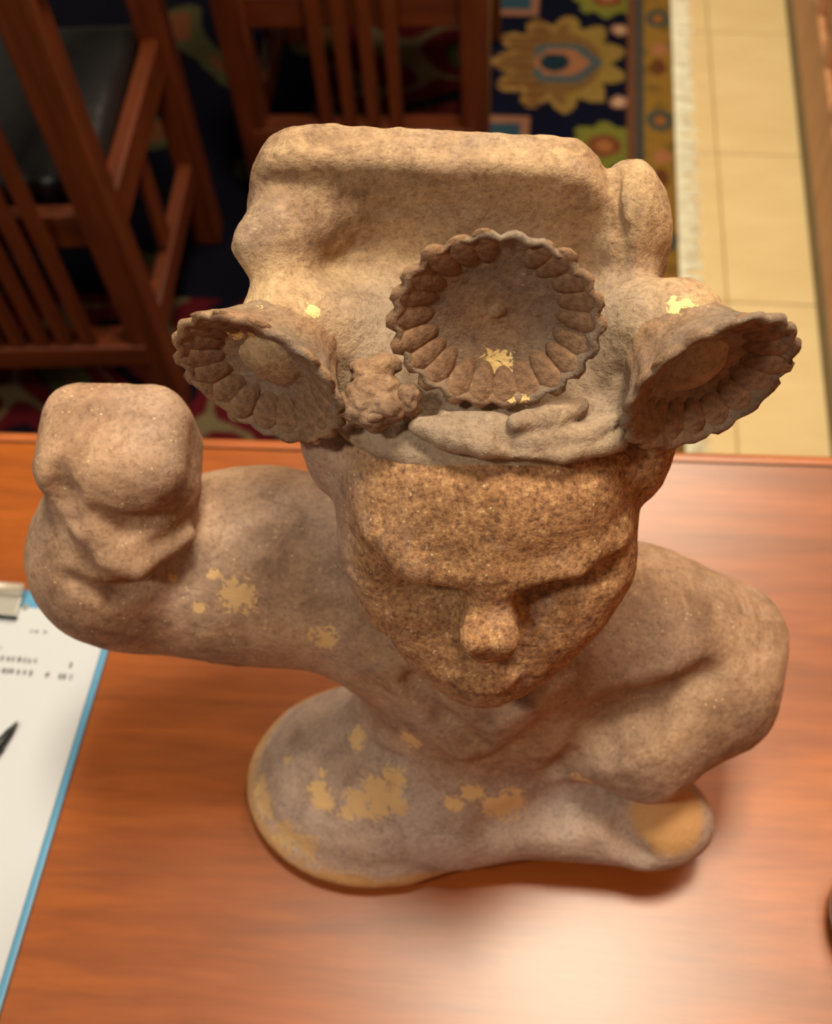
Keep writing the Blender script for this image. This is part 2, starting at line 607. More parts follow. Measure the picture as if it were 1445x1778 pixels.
# ================================================================== RUG
RX0, RY0, RX1, RY1 = -2.0, 0.15, 0.3275, 3.3       # right edge passes (0.3275, 2.18)
def rug_color(s, t_):
    """s: distance from the right edge, t_: position along it"""
    shp = s.shape
    C_ = np.zeros(shp + (3,))
    def put(mask, c):
        C_[mask] = np.array(srgb(*c)[:3])
    n1 = np.sin(s * 61 + t_ * 37) * np.cos(t_ * 53 - s * 23)
    put(np.ones(shp, bool), (13, 15, 32))
    P_ = 0.53
    tm = (t_ - 2.18 + P_ / 2) % P_ - P_ / 2         # palmettes repeat along the edge
    u, v = 0.25 - s, tm
    # ochre palmette with pointed leaves
    th = np.arctan2(v * 0.85, u)
    rr = np.hypot(u, v * 0.85)
    lob = np.abs(((th / (2 * math.pi) * 11) % 1) - 0.5) * 2
    R_ = 0.112 + 0.040 * (1 - lob ** 1.6)
    mk = (rr < R_) & (s > 0.10)
    put(mk, (112, 82, 46))
    put(mk & (rr > R_ - 0.020), (140, 108, 58))
    put(mk & (u < -0.03) & (np.abs((v * 30) % 1 - 0.5) < 0.16), (98, 62, 34))
    put(mk & (u > 0.02) & (rr > 0.095), (134, 108, 52))
    # blue lozenge frame, salmon heart, dark eye
    hexa = np.maximum(np.abs(v) * 1.0, (np.abs(u - 0.005) + np.abs(v) * 0.75) * 0.72)
    put((hexa < 0.068) & (u > -0.052), (66, 80, 84))
    put((hexa < 0.048) & (u > -0.052), (148, 98, 66))
    put((np.hypot((u + 0.008) / 0.032, v / 0.034) < 1), (26, 44, 54))
    # green rosettes between palmettes, blue ones further in
    tg = (t_ - 2.43 + P_ / 2) % P_ - P_ / 2
    rg = np.hypot(s - 0.145, tg)
    wob = 0.072 + 0.008 * np.cos(8 * np.arctan2(tg, s - 0.145))
    put(rg < wob, (112, 110, 44))
    put(rg < 0.036, (110, 62, 38))
    put(rg < 0.018, (150, 96, 56))
    tb = (t_ - 2.435 + P_ / 2) % P_ - P_ / 2
    q = np.maximum(np.abs(s - 0.37), np.abs(tb) * 0.8)
    put(q < 0.065, (136, 92, 70))
    put(q < 0.046, (44, 68, 80))
    # small pale dots by the border
    for off in (2.305, 2.045):
        td = (t_ - off + P_ / 2) % P_ - P_ / 2
        rd = np.hypot(s - 0.116, td)
        put(rd < 0.020, (160, 120, 96))
        put(rd < 0.008, (196, 164, 132))
    # inner red field with cream and olive vines
    inn = s > 0.46
    put(inn, (16, 15, 26))
    wv = np.sin(s * 19 + 1.7 * np.sin(t_ * 13)) + np.cos(t_ * 17 + 1.3 * np.sin(s * 15))
    red = inn & ((s < 0.78) | (t_ < 1.42))
    put(red & (np.abs(wv) < 0.9), (78, 18, 24))
    put(red & (np.abs(wv) < 0.13), (104, 90, 66))
    put(inn & (wv > 1.05), (66, 64, 40))
    put(inn & (wv > 1.6), (100, 58, 38))
    put(red & (wv < -1.55), (96, 36, 34))
    # border bands
    put((s < 0.100) & (s > 0.078), (104, 66, 46))
    put((s <= 0.078) & (s > 0.064), (66, 66, 62))
    bd = s <= 0.064
    put(bd, (140, 104, 44))
    put(bd & (n1 > 0.5), (118, 90, 40))
    P2 = 0.365
    tr = (t_ - 2.352 + P2 / 2) % P2 - P2 / 2
    ro = np.hypot((s - 0.030) / 0.028, tr / 0.034)
    put(bd & (ro < 1), (62, 72, 66))
    put(bd & (ro < 0.45), (150, 92, 40))
    tr2 = (t_ - 2.17 + P2 / 2) % P2 - P2 / 2
    ro2 = np.hypot((s - 0.032) / 0.018, tr2 / 0.030)
    put(bd & (ro2 < 1), (98, 58, 34))
    tr3 = (t_ - 2.235 + P2 / 2) % P2 - P2 / 2
    put(bd & (np.hypot((s - 0.028) / 0.018, tr3 / 0.022) < 1), (160, 104, 70))
    return C_
st = 0.006
gs = np.arange(0, RX1 - RX0, st)
gt = np.arange(RY0, RY1, st)
S_, T_ = np.meshgrid(gs, gt, indexing='ij')
ca, sa = math.cos(RUG_TILT), math.sin(RUG_TILT)
ox = RX1 + (T_ - 2.18) * sa - S_ * ca
oy = 2.18 + (T_ - 2.18) * ca + S_ * sa
V = np.stack([ox.ravel(), oy.ravel(), np.full(ox.size, 0.018)], 1)
ns, nt = S_.shape
ii = np.arange(ns * nt).reshape(ns, nt)
Fq = np.stack([ii[:-1, :-1].ravel(), ii[:-1, 1:].ravel(), ii[1:, 1:].ravel(), ii[1:, :-1].ravel()], 1)
# skirt round the edge gives the rug its thickness
loop = np.concatenate([ii[:, 0], ii[-1, 1:], ii[-2::-1, -1], ii[0, -2:0:-1]])
V2 = V[loop].copy()
V2[:, 2] = 0.0095
nv = len(V)
k_ = np.arange(len(loop))
Fs = np.stack([loop, np.roll(loop, -1), nv + np.roll(k_, -1), nv + k_], 1)
rugE = empty('oriental_rug', (0.0, 1.9, 0.009), 0, 'dark navy patterned oriental rug on the tan floor under the chairs', 'rug')
VV = np.concatenate([V, V2]) - np.array([0.0, 1.9, 0.009])
pile = clay('pile', VV, np.concatenate([Fq, Fs]), M['rug'], rugE, amp=0.0)
ca_ = pile.data.attributes.new('rug', 'FLOAT_COLOR', 'POINT')
cc = np.ones((len(VV), 4), np.float32)
rc = rug_color(S_, T_).reshape(-1, 3) * 0.8
cc[:nv, :3] = rc
cc[nv:, :3] = rc[loop]
ca_.data.foreach_set('color', cc.ravel())
# fringe: many short twisted strands along the right edge
fv, ff = [], []
tt = RY0
while tt < RY1 - 0.01:
    L_ = 0.040 + random.uniform(-0.006, 0.010)
    wd = random.uniform(0.003, 0.0048)
    sk_ = random.uniform(-0.012, 0.012)
    zt = random.uniform(0.013, 0.0155)
    b0 = len(fv)
    for q_ in range(4):
        e = q_ / 3
        s_ = 0.006 - e * (L_ + 0.006)
        tq = tt + sk_ * e * e
        z_ = zt - e * 0.003
        for dt, dz in ((-wd / 2, -0.0025), (0, 0.002), (wd / 2, -0.0025)):
            tz = tq + dt * (1 - 0.5 * e)
            fv.append((RX1 + (tz - 2.18) * sa - s_ * ca, 2.18 + (tz - 2.18) * ca + s_ * sa - 1.9, z_ + dz * (1 - 0.4 * e) - 0.009))
    for q_ in range(3):
        for e in range(3):
            a0, a1 = b0 + q_ * 3 + e, b0 + q_ * 3 + (e + 1) % 3
            ff.append((a0, a1, a1 + 3, a0 + 3))
    tt += wd * 0.92
fr = mesh_obj('fringe', fv, ff, M['fringe'], rugE)
fr['kind'] = 'stuff'

# ================================================================== TABLE
TY1, TY0 = 0.572, -0.45
tb = empty('conference_table', (0, 0.05, 0), 0, 'reddish brown wooden table top carrying the terracotta figure', 'table')
def tchild(name, c, s, bev, mat, seg=3):
    return box(name, (c[0], c[1] - 0.05, c[2]), s, bev, mat, tb, seg=seg)
tchild('tabletop', (-0.57, (TY0 + TY1 - 0.012) / 2, T - 0.017), (2.06, TY1 - 0.012 - TY0, 0.034), 0.0, M['table'])
tchild('edge_band', (-0.57, TY1 - 0.010, T - 0.017), (2.06, 0.020, 0.034), 0.006, M['table_edge'])
for sx in (-1.45, 0.30):
    tchild('leg_panel', (sx, 0.05, (T - 0.034) / 2 + 0.009), (0.05, 0.62, T - 0.034 - 0.018), 0.004, M['table_edge'])

# ================================================================== CHAIRS
def chair(name, label, loc, rz, wr, dp, group, slats):
    """back toward -y: rear posts, slats down to a low rail, black seat beyond, arms"""
    e = empty(name, loc, rz, label, 'chair', group)
    Wd = M['chair']
    h = wr / 2
    for s in (-1, 1):
        beam('rear_post', (s * h, 0, 0), (s * h, -0.035, 1.02), 0.052, 0.056, 0.006, Wd, e)
        beam('front_leg', (s * (h + 0.01), dp, 0), (s * (h + 0.01), dp, 0.776), 0.050, 0.058, 0.006, Wd, e)
        beam('side_seat_rail', (s * h, 0, 0.415), (s * (h + 0.008), dp, 0.415), 0.028, 0.065, 0.004, Wd, e, up=(0, 0, 1))
        beam('side_stretcher', (s * h, 0, 0.173), (s * (h + 0.008), dp, 0.173), 0.026, 0.050, 0.004, Wd, e, up=(0, 0, 1))
        beam('side_slat', (s * (h + 0.003), dp * 0.45, 0.205), (s * (h + 0.003), dp * 0.45, 0.375), 0.014, 0.045, 0.003, Wd, e)
        beam('armrest', (s * h, -0.03, 0.79), (s * (h + 0.012), dp + 0.04, 0.79), 0.070, 0.030, 0.006, Wd, e, up=(0, 0, 1))
    beam('low_rail', (-h, -0.012, 0.168), (h, -0.012, 0.168), 0.050, 0.045, 0.004, Wd, e, up=(0, 0, 1))
    beam('rear_seat_rail', (-h, -0.002, 0.415), (h, -0.002, 0.415), 0.028, 0.060, 0.004, Wd, e, up=(0, 0, 1))
    beam('front_seat_rail', (-h, dp, 0.415), (h, dp, 0.415), 0.030, 0.065, 0.004, Wd, e, up=(0, 0, 1))
    beam('crest_rail', (-h, -0.045, 0.985), (h, -0.045, 0.985), 0.032, 0.080, 0.006, Wd, e, up=(0, 0, 1))
    for x in slats:
        beam('slat', (x, -0.026, 0.19), (x, -0.050, 0.95), 0.024, 0.014, 0.003, Wd, e)
    # cushioned seat
    F_ = Field((-h - 0.04, -0.02, 0.38), (h + 0.04, dp + 0.06, 0.52), 0.008)
    F_.rbox((0, dp / 2 + 0.01, 0.445), (h - 0.012, dp / 2 - 0.02, 0.028), 0.024, 0.0)
    F_.ell((0, dp / 2 + 0.01, 0.462), (h * 0.86, dp * 0.40, 0.030), 0.02)
    V, Q = F_.mesh()
    clay('seat', V, Q, M['leather'], e, amp=0.0008, freq=20)
    return e

chair('slatted_armchair', 'slat-backed wooden armchair with black leather seat, nearest the left edge of the photo', (-0.801, 1.178, 0.0192), math.radians(3.5), 0.415, 0.43, 'armchairs beyond the table', [(i - 3) * 0.0385 for i in range(7)])
chair('slatted_armchair', 'slat-backed wooden armchair standing directly behind the statue crown', (-0.294, 1.735, 0.0192), math.radians(0.5), 0.42, 0.55, 'armchairs beyond the table', [(i - 1.5) * 0.0435 for i in range(4)])

# ================================================================== STATUE
ST = empty('terracotta_statue', (-0.01, 0.29, T + 0.0004), 0, 'weathered terracotta bust crowned with three flowers, one arm stump raised', 'statue')
def L(x, y, z):
    """photo pixel at height z over the table, in statue coordinates"""
    return A(x, y, z) - OFF
def Wc(x, y, z):
    return np.array([x, y, z]) - np.array([-0.01, 0.29, 0])
toV = -FW                                            # towards the viewer
B = Field(np.array([-0.275, 0.165, -0.002]) - [-0.01, 0.29, 0], np.array([0.175, 0.435, 0.425]) - [-0.01, 0.29, 0], 0.0018)
# --- lower body: lap, base, thigh
B.ell(Wc(-0.088, 0.262, 0.014), (0.090, 0.074, 0.026), 0.0)
B.ell(Wc(-0.082, 0.262, 0.026), (0.082, 0.066, 0.056), 0.012)
B.ell(Wc(-0.035, 0.272, 0.050), (0.075, 0.058, 0.062), 0.02)
B.ell(Wc(0.00, 0.330, 0.06), (0.085, 0.060, 0.075), 0.03)
B.chain([Wc(-0.02, 0.245, 0.045), Wc(0.05, 0.245, 0.046), L(1110, 1425, 0.046)], [0.046, 0.034, 0.031], 0.02)
B.ell(L(1155, 1425, 0.048), (0.031, 0.028, 0.031), 0.012)
B.ell(L(1130, 1385, 0.05), (0.022, 0.030, 0.030), 0.014)
# --- torso
B.ell(Wc(-0.012, 0.300, 0.125), (0.080, 0.062, 0.085), 0.03)
B.ell(Wc(-0.02, 0.312, 0.173), (0.100, 0.058, 0.052), 0.03)
B.cap(Wc(-0.012, 0.318, 0.285), Wc(-0.012, 0.314, 0.18), 0.046, 0.056, 0.03)
# chest side folds
B.cap(L(690, 1150, 0.20), L(800, 1300, 0.14), 0.008, 0.006, 0.012)
B.cap(L(935, 1215, 0.19), L(830, 1290, 0.145), 0.006, 0.004, 0.012)
# --- raised arm on the left: sleeve, elbow, forearm stump
B.chain([Wc(-0.085, 0.318, 0.200), Wc(-0.150, 0.322, 0.200), Wc(-0.205, 0.312, 0.205)], [0.052, 0.050, 0.046], 0.03)
B.ell(Wc(-0.145, 0.336, 0.200), (0.090, 0.048, 0.046), 0.02)
B.ell(L(185, 985, 0.235), (0.040, 0.042, 0.046), 0.02)
B.cap(L(190, 960, 0.225), L(212, 850, 0.29), 0.042, 0.036, 0.02)
B.rbox(L(212, 795, 0.303), (0.0385, 0.033, 0.036), 0.020, 0.010, R=rot_axes((1, 0.05, -0.05), (0, 1, 0.25)))
B.ridge([(150, 925), (215, 962), (310, 930)], [0.005, 0.008, 0.006], 0.010, -0.001)
B.ridge([(165, 895), (220, 922), (300, 895)], [0.004, 0.006, 0.004], 0.006, 0.002, 'sub')
B.ridge([(98, 825), (108, 865), (125, 905)], [0.005, 0.006, 0.003], 0.008, 0.001, 'sub')
# --- right shoulder under the cloak and the flaring cloak edge
B.ell(Wc(0.072, 0.310, 0.176), (0.072, 0.050, 0.046), 0.025, R=rot_axes((1, -0.05, -0.12), (0.05, 1, 0)))
B.chain([Wc(0.035, 0.270, 0.120), L(1120, 1275, 0.130), L(1245, 1190, 0.138), L(1280, 1100, 0.150)], [0.022, 0.027, 0.030, 0.028], 0.03)
B.chain([Wc(0.040, 0.262, 0.108), L(1130, 1328, 0.114), L(1265, 1240, 0.120), L(1305, 1130, 0.140)], [0.012, 0.014, 0.014, 0.010], 0.022)
B.chain([L(975, 1345, 0.155), L(1080, 1265, 0.170), L(1215, 1180, 0.186)], [0.015, 0.014, 0.006], 0.016, 'sub')
# --- head
B.ell(Wc(-0.014, 0.338, 0.340), (0.0790, 0.083, 0.046), 0.02)
B.ell(Wc(-0.013, 0.306, 0.312), (0.0715, 0.058, 0.060), 0.02)
B.ell(Wc(-0.011, 0.287, 0.346), (0.052, 0.030, 0.030), 0.03)
B.ell(Wc(-0.012, 0.288, 0.277), (0.048, 0.042, 0.044), 0.02)
B.ell(L(835, 1165, 0.258) + [0, 0.014, 0], (0.026, 0.022, 0.022), 0.016)
# ears and hair at the temples
for s, px in ((-1, 545), (1, 1150)):
    B.ell(Wc(-0.012 + s * 0.076, 0.325, 0.345), (0.014, 0.030, 0.040), 0.014)
# cheeks, jaw and chin
D = np.array([0, 0.006, 0])
B.ell(Wc(-0.011, 0.290, 0.298), (0.062, 0.040, 0.044), 0.02)
B.chain([L(700, 985, 0.302) + D, L(728, 1045, 0.286) + D, L(780, 1100, 0.272) + D, L(840, 1148, 0.260) + D], [0.024, 0.021, 0.019, 0.019], 0.024)
B.chain([L(1000, 985, 0.302) + D, L(972, 1040, 0.286) + D, L(915, 1100, 0.272) + D, L(840, 1148, 0.260) + D], [0.024, 0.021, 0.019, 0.019], 0.024)
# brow, sockets, lids, nose, mouth, cut on the visible surface
B.ridge([(655, 925), (720, 978), (790, 1000)], [0.003, 0.0045, 0.004], 0.014, -0.001)
B.ridge([(1075, 925), (985, 985), (905, 1003)], [0.003, 0.0045, 0.004], 0.014, -0.001)
B.ridge([(690, 1035), (745, 1050), (795, 1045)], [0.004, 0.007, 0.006], 0.014, 0.003, 'sub')
B.ridge([(1050, 1000), (970, 1040), (905, 1045)], [0.004, 0.007, 0.006], 0.014, 0.003, 'sub')
B.ridge([(705, 1062), (745, 1066), (785, 1060)], [0.002, 0.005, 0.002], 0.006, -0.001)
B.ridge([(920, 1056), (970, 1054), (1030, 1025)], [0.002, 0.005, 0.002], 0.006, -0.001)
n0, n1, n2 = B.hit(850, 1000), B.hit(850, 1070, 0.006), B.hit(849, 1105, 0.013)
B.chain([n0, n1, n2], [0.006, 0.0090, 0.0125], 0.012)
B.ell(B.hit(824, 1108, 0.0), (0.007, 0.008, 0.007), 0.006)
B.ell(B.hit(876, 1108, 0.0), (0.007, 0.008, 0.007), 0.006)
B.ell(B.hit(840, 1178, -0.001), (0.016, 0.005, 0.004), 0.005)
B.ell(B.hit(838, 1190, -0.001), (0.012, 0.005, 0.004), 0.005)
# grooves beside the neck and folds in the cloak
B.ridge([(665, 1110), (720, 1190), (775, 1255), (840, 1300)], [0.002, 0.004, 0.005, 0.003], 0.008, 0.001, 'sub')
B.ridge([(860, 1262), (930, 1215), (985, 1180)], [0.002, 0.003, 0.002], 0.008, 0.0)
B.ridge([(960, 1350), (1040, 1290), (1120, 1240), (1205, 1185)], [0.006, 0.009, 0.007, 0.002], 0.012, 0.004, 'sub')
# lumps and hollows of the worn lap and leg
B.ridge([(640, 1300), (690, 1330), (690, 1370)], [0.003, 0.004, 0.002], 0.010, 0.001, 'sub')
B.ridge([(850, 1440), (960, 1415), (1040, 1410)], [0.004, 0.007, 0.004], 0.016, 0.002, 'sub')
B.ridge([(1075, 1440), (1110, 1490)], [0.003, 0.005], 0.014, 0.001, 'sub')
# creases round the stump
B.ridge([(120, 1010), (200, 1035), (330, 960)], [0.002, 0.003, 0.002], 0.010, 0.0, 'sub')
B.ridge([(180, 975), (240, 990), (330, 930)], [0.002, 0.003, 0.002], 0.008, -0.0005)
B.plane_cut(0.0)
V, Q = B.mesh()
hz = lambda P: smooth01(P[:, 2] + 0.25 * (P[:, 1]), 0.222, 0.262) * smooth01(P[:, 0], -0.105, -0.085)
hcol = lambda P: hz(P) * np.clip(smooth01(P[:, 0] + 0.012 * vnoise(P, 40, 12), -0.075, -0.045) + 0.1, 0, 1)
def body_tone(P):
    low = 1 - smooth01(P[:, 2], 0.05, 0.16)
    return np.clip(low * 0.75 + 0.4 * vnoise(P, 24, 9) + 0.05, 0, 1) * (1 - 0.55 * hz(P)) + 0.35 * hz(P) * (1 - smooth01(P[:, 0], -0.075, -0.045))
S3 = lambda a, b, c: np.array([a, b, c])
flk = []
for (x, y, z, r) in [(660, 1375, .075, .013), (625, 1395, .07, .011), (655, 1400, .07, .010), (685, 1350, .08, .008), (690, 1395, .072, .009), (560, 1390, .07, .009), (555, 1370, .07, .006),
                     (605, 1410, .068, .006), (500, 1450, .045, .012), (530, 1465, .04, .012), (460, 1400, .05, .012), (455, 1370, .052, .010), (560, 1345, .08, .004), (500, 1320, .08, .004),
                     (710, 1285, .11, .007), (820, 1375, .085, .008), (880, 1395, .075, .012), (860, 1400, .075, .008), (620, 1280, .08, .008), (790, 1395, .08, .006),
                     (410, 1035, .235, .010), (425, 1030, .235, .007), (345, 1055, .225, .004), (370, 1000, .235, .004), (300, 1005, .24, .003), (565, 1105, .20, .008),
                     (1192, 962, .205, .006), (1015, 1360, .12, .008)]:
    flk.append((B.hit(x, y), S3(r, r * .8, r) * 1.0))
kn = B.hit(1165, 1420)
amp = 0.0005 + 0.0003 * hz(V)
clay('figure', V, Q, M['clay_body'], ST, amp=amp, flakes=flk, tone=body_tone, head=hcol,
     ochre=lambda P: np.where(P[:, 0] < 0.03, 0.9 * (1 - smooth01(P[:, 2], 0.014, 0.040)), 0.0) + (1 - smooth01(np.linalg.norm(P - kn, axis=1), 0.012, 0.040)))

# --- crown (tall block above the brow, rolled band, right lobe, broken knob)
K = Field(np.array([-0.135, 0.255, 0.335]) - [-0.01, 0.29, 0], np.array([0.095, 0.455, 0.475]) - [-0.01, 0.29, 0], 0.0015)
K.ell(Wc(-0.014, 0.352, 0.372), (0.084, 0.077, 0.025), 0.0)
K.ell(Wc(-0.014, 0.340, 0.376), (0.083, 0.067, 0.019), 0.01)
K.slab(Wc(-0.041, 0.3845, 0.408), 0.0785, 0.0515, 0.0125, 0.026, 0.0055, 0.008, tilt=-0.045)
K.ell(Wc(-0.030, 0.405, 0.390), (0.080, 0.030, 0.042), 0.02)
K.ell(Wc(0.049, 0.387, 0.402), (0.021, 0.028, 0.043), 0.005)
K.ell(Wc(-0.015, 0.372, 0.370), (0.085, 0.066, 0.021), 0.010)
K.chain([Wc(-0.088, 0.384, 0.424), L(482, 415, 0.428), L(440, 428, 0.430)], [0.022, 0.0165, 0.0085], 0.010)
def ndir(tilt, ix, iy):
    """normal tilted by `tilt` degrees from the viewer towards image direction (ix, iy)"""
    q = math.hypot(ix, iy)
    im = RT * (ix / q) - UP * (iy / q)
    return toV * math.cos(math.radians(tilt)) + im * math.sin(math.radians(tilt))
FC = [(L(862, 562, 0.434), ndir(38, -0.1, 1)), (L(450, 660, 0.405), ndir(60, -0.45, 0.9)), (L(1232, 668, 0.405), ndir(58, 0.42, 0.92))]
K.cap(Wc(-0.045, 0.352, 0.366), FC[1][0] - FC[1][1] * 0.030, 0.028, 0.024, 0.016)
K.cap(Wc(0.022, 0.352, 0.366), FC[2][0] - FC[2][1] * 0.030, 0.028, 0.024, 0.016)
K.ell(Wc(-0.066, 0.368, 0.388), (0.040, 0.016, 0.018), 0.02)
# upright crease where the right lobe meets the plate
K.ridge([(1072, 310), (1076, 400), (1082, 480)], [0.0015, 0.002, 0.0015], 0.004, 0.0, 'sub')
# twisted band leaves above the brow
K.ridge([(770, 722), (850, 745), (930, 768), (1010, 760), (1065, 730)], [0.003, 0.007, 0.008, 0.006, 0.003], 0.0012, 0.002)
K.ridge([(724, 740), (780, 752), (840, 774), (898, 795)], [0.0045, 0.008, 0.006, 0.0015], 0.0008, 0.004)
K.ridge([(905, 790), (980, 790), (1075, 765)], [0.002, 0.004, 0.005], 0.001, 0.002)
K.ridge([(720, 718), (790, 722)], [0.0012, 0.0012], 0.001, 0.0, 'sub')
K.ridge([(895, 735), (960, 728), (1008, 705)], [0.004, 0.007, 0.004], 0.001, 0.003)
V, Q = K.mesh()
kf = [(K.hit(x, y), S3(r, r, r * 1.6)) for (x, y, z, r) in [(545, 545, .412, .003), (1180, 535, .412, .006)]]
clay('crown', V, Q, M['clay_crown'], ST, amp=0.0009, flakes=kf, tone=lambda P: np.clip(0.35 + 0.6 * vnoise(P, 22, 4), 0, 1))

# --- small knot of clay pellets between the left and middle flowers
def blob(name, parts, mat, parent, h=0.0010, amp=0.0015, k=0.0008):
    P = np.concatenate([np.array([np.array(c) - max(r) for c, r in parts]), np.array([np.array(c) + max(r) for c, r in parts])])
    F_ = Field(P.min(0) - 0.003, P.max(0) + 0.003, h)
    for c, r in parts:
        F_.ell(c, r, k)
    V, Q = F_.mesh()
    return clay(name, V, Q, mat, parent, amp=amp, freq=150, tone=lambda P: np.clip(0.2 + 0.4 * vnoise(P, 60, 3), 0, 1))
blob('clay_knot', [(L(640, 690, .402), (.0105, .008, .007)), (L(672, 712, .400), (.008, .007, .008)), (L(625, 715, .398), (.006, .006, .009)), (L(655, 672, .405), (.010, .006, .005)),
                   (L(645, 728, .397), (.006, .005, .006)), (L(690, 695, .401), (.005, .005, .005))], M['clay_flower'], ST)
blob('clay_pellet', [(L(708, 700, .400), (.0052, .006, .009)), (L(712, 690, .402), (.005, .005, .006))], M['clay_flower'], ST)
blob('clay_pellet', [(L(600, 708, .398), (.004, .0045, .007))], M['clay_flower'], ST)
blob('clay_pellet', [(L(655, 726, .402), (.0042, .002, .0022))], M['clay_flower'], ST)
blob('clay_roll', [(L(650, 640, .405), (.012, .006, .005)), (L(632, 655, .404), (.006, .005, .005))], M['clay_flower'], ST)

# --- trumpet flowers: cup, separate petals, boss
def flower(c, nrm, major, R, minor_k, Lst, r0, depth, npet, skip=(), bend=(0, 0, 0), boss=(0.010, 0.007), pet_len=0.26, flakes=(), seed=1):
    rg = random.Random(seed)
    X = rot_axes(nrm, major)
    n_, a_, b_ = X[:, 0], X[:, 1], X[:, 2]
    c = np.array(c)
    NS, NP = 96, 15
    prof = []
    for i in range(NP):                              # outside of the trumpet, base to rim
        s = i / (NP - 1)
        prof.append((r0 + (R - r0) * s ** 2.6, -Lst * (1 - s), 1 - s))
    for i in range(1, 4):                            # rounded lip
        q = i / 3 * math.pi
        prof.append((R - 0.0022 * (1 - math.cos(q)), 0.0022 * math.sin(q), 0))
    for i in range(1, 12):                           # inside of the cup
        s = i / 11
        r_ = (R - 0.0044) * (1 - s) + 0.0002 * s
        prof.append((r_, -depth * (1 - (r_ / R) ** 2.0), 0))
    vs = []
    for r_, z_, bk in prof:
        for k in range(NS):
            th = 2 * math.pi * k / NS
            lobe = 1 + 0.075 * (abs(math.cos(npet * th / 2)) - 0.6) * min(1, (r_ / R) ** 3)
            p = c + a_ * (r_ * lobe * math.cos(th)) + b_ * (r_ * lobe * minor_k * math.sin(th)) + n_ * z_ + np.array(bend) * bk * bk
            vs.append(p)
    vs = np.array(vs)
    fq = []
    for i in range(len(prof) - 1):
        for k in range(NS):
            k2 = (k + 1) % NS
            fq.append((i * NS + k, i * NS + k2, (i + 1) * NS + k2, (i + 1) * NS + k))
    fl = [(L(x, y, z), S3(r, r, r * 1.5)) for (x, y, z, r) in flakes]
    cup = clay('flower', vs, np.array(fq), M['clay_flower'], ST, amp=0.0009, freq=80, flakes=fl, tone=lambda P: np.clip(0.35 + 0.6 * vnoise(P, 40, 4 + seed), 0, 1))
    bm = bmesh.new()
    bm.from_mesh(cup.data)
    bmesh.ops.recalc_face_normals(bm, faces=bm.faces[:])
    bm.to_mesh(cup.data)
    bm.free()
    # petal mesh, shared: rounded tongue running from the throat over the lip
    bm = bmesh.new()
    bmesh.ops.create_icosphere(bm, subdivisions=2, radius=1.0)
    for v in bm.verts:
        v.co.y *= (0.84 + 0.22 * v.co.x)
        v.co = Vector((v.co.x * pet_len * R, v.co.y * math.pi * R / npet * 1.16, v.co.z * 0.0024))
    pm = bpy.data.meshes.new('petal')
    bm.to_mesh(pm)
    bm.free()
    pm.polygons.foreach_set('use_smooth', [True] * len(pm.polygons))
    pm.materials.append(M['clay_flower'])
    for i in range(npet):
        if i in skip:
            continue
        th = 2 * math.pi * (i + rg.uniform(-0.1, 0.1)) / npet
        lr = rg.uniform(0.9, 1.12)
        rm = (1.06 - pet_len) * R * rg.uniform(0.985, 1.02)
        d = a_ * math.cos(th) + b_ * minor_k * math.sin(th)
        zc = -depth * (1 - (rm / R) ** 2)
        slope = 2 * depth * rm / R ** 2
        p = c + d * rm + n_ * (zc + 0.0003)
        tang = d / np.linalg.norm(d) + n_ * slope * 1.25
        ax = rot_axes(tang, np.cross(n_, d))
        wdt = np.linalg.norm(d) * 0.5 + 0.5
        o = bpy.data.objects.new('petal', pm)
        sc = (lr, wdt * rg.uniform(0.92, 1.08), rg.uniform(0.85, 1.2))
        Mx = Matrix([[ax[r_, 0] * sc[0], ax[r_, 1] * sc[1], ax[r_, 2] * sc[2], p[r_]] for r_ in range(3)] + [[0, 0, 0, 1]])
        link(o, cup)
        o.matrix_local = Mx
    bp = c + n_ * (-depth - boss[0] * 0.35)
    bo = blob('boss', [(bp, (boss[0], boss[0], boss[0])), (bp + a_ * boss[0] * 0.5, (boss[0] * .7,) * 3)], M['clay_flower'], cup, amp=0.0008)
    return cup

flower(*FC[0], RT, 0.0425, 0.92, 0.034, 0.014, 0.011, 22, skip=(5,), bend=(0, 0.0, -0.022), boss=(0.0042, 0.003), seed=2,
       flakes=((765, 530, .43, .002), (972, 600, .42, .003), (900, 670, .41, .006), (855, 635, .41, .005), (880, 640, .41, .004)))
flower(*FC[1], RT * 0.9 - UP * 0.45, 0.0400, 0.95, 0.040, 0.024, 0.012, 18, bend=(0.004, 0.0, -0.004), boss=(0.0065, 0.006), seed=3, pet_len=0.31,
       flakes=((412, 573, .42, .004), (450, 570, .42, .005), (335, 565, .42, .003)))
flower(*FC[2], RT * 0.92 + UP * 0.42, 0.0400, 0.95, 0.040, 0.024, 0.013, 18, bend=(-0.004, 0.0, -0.004), boss=(0.0065, 0.006), seed=5, pet_len=0.31,
       flakes=((1175, 540, .42, .007), (1195, 545, .42, .006), (1180, 590, .415, .006), (1315, 565, .42, .004), (1230, 580, .415, .004), (1160, 585, .415, .003)))

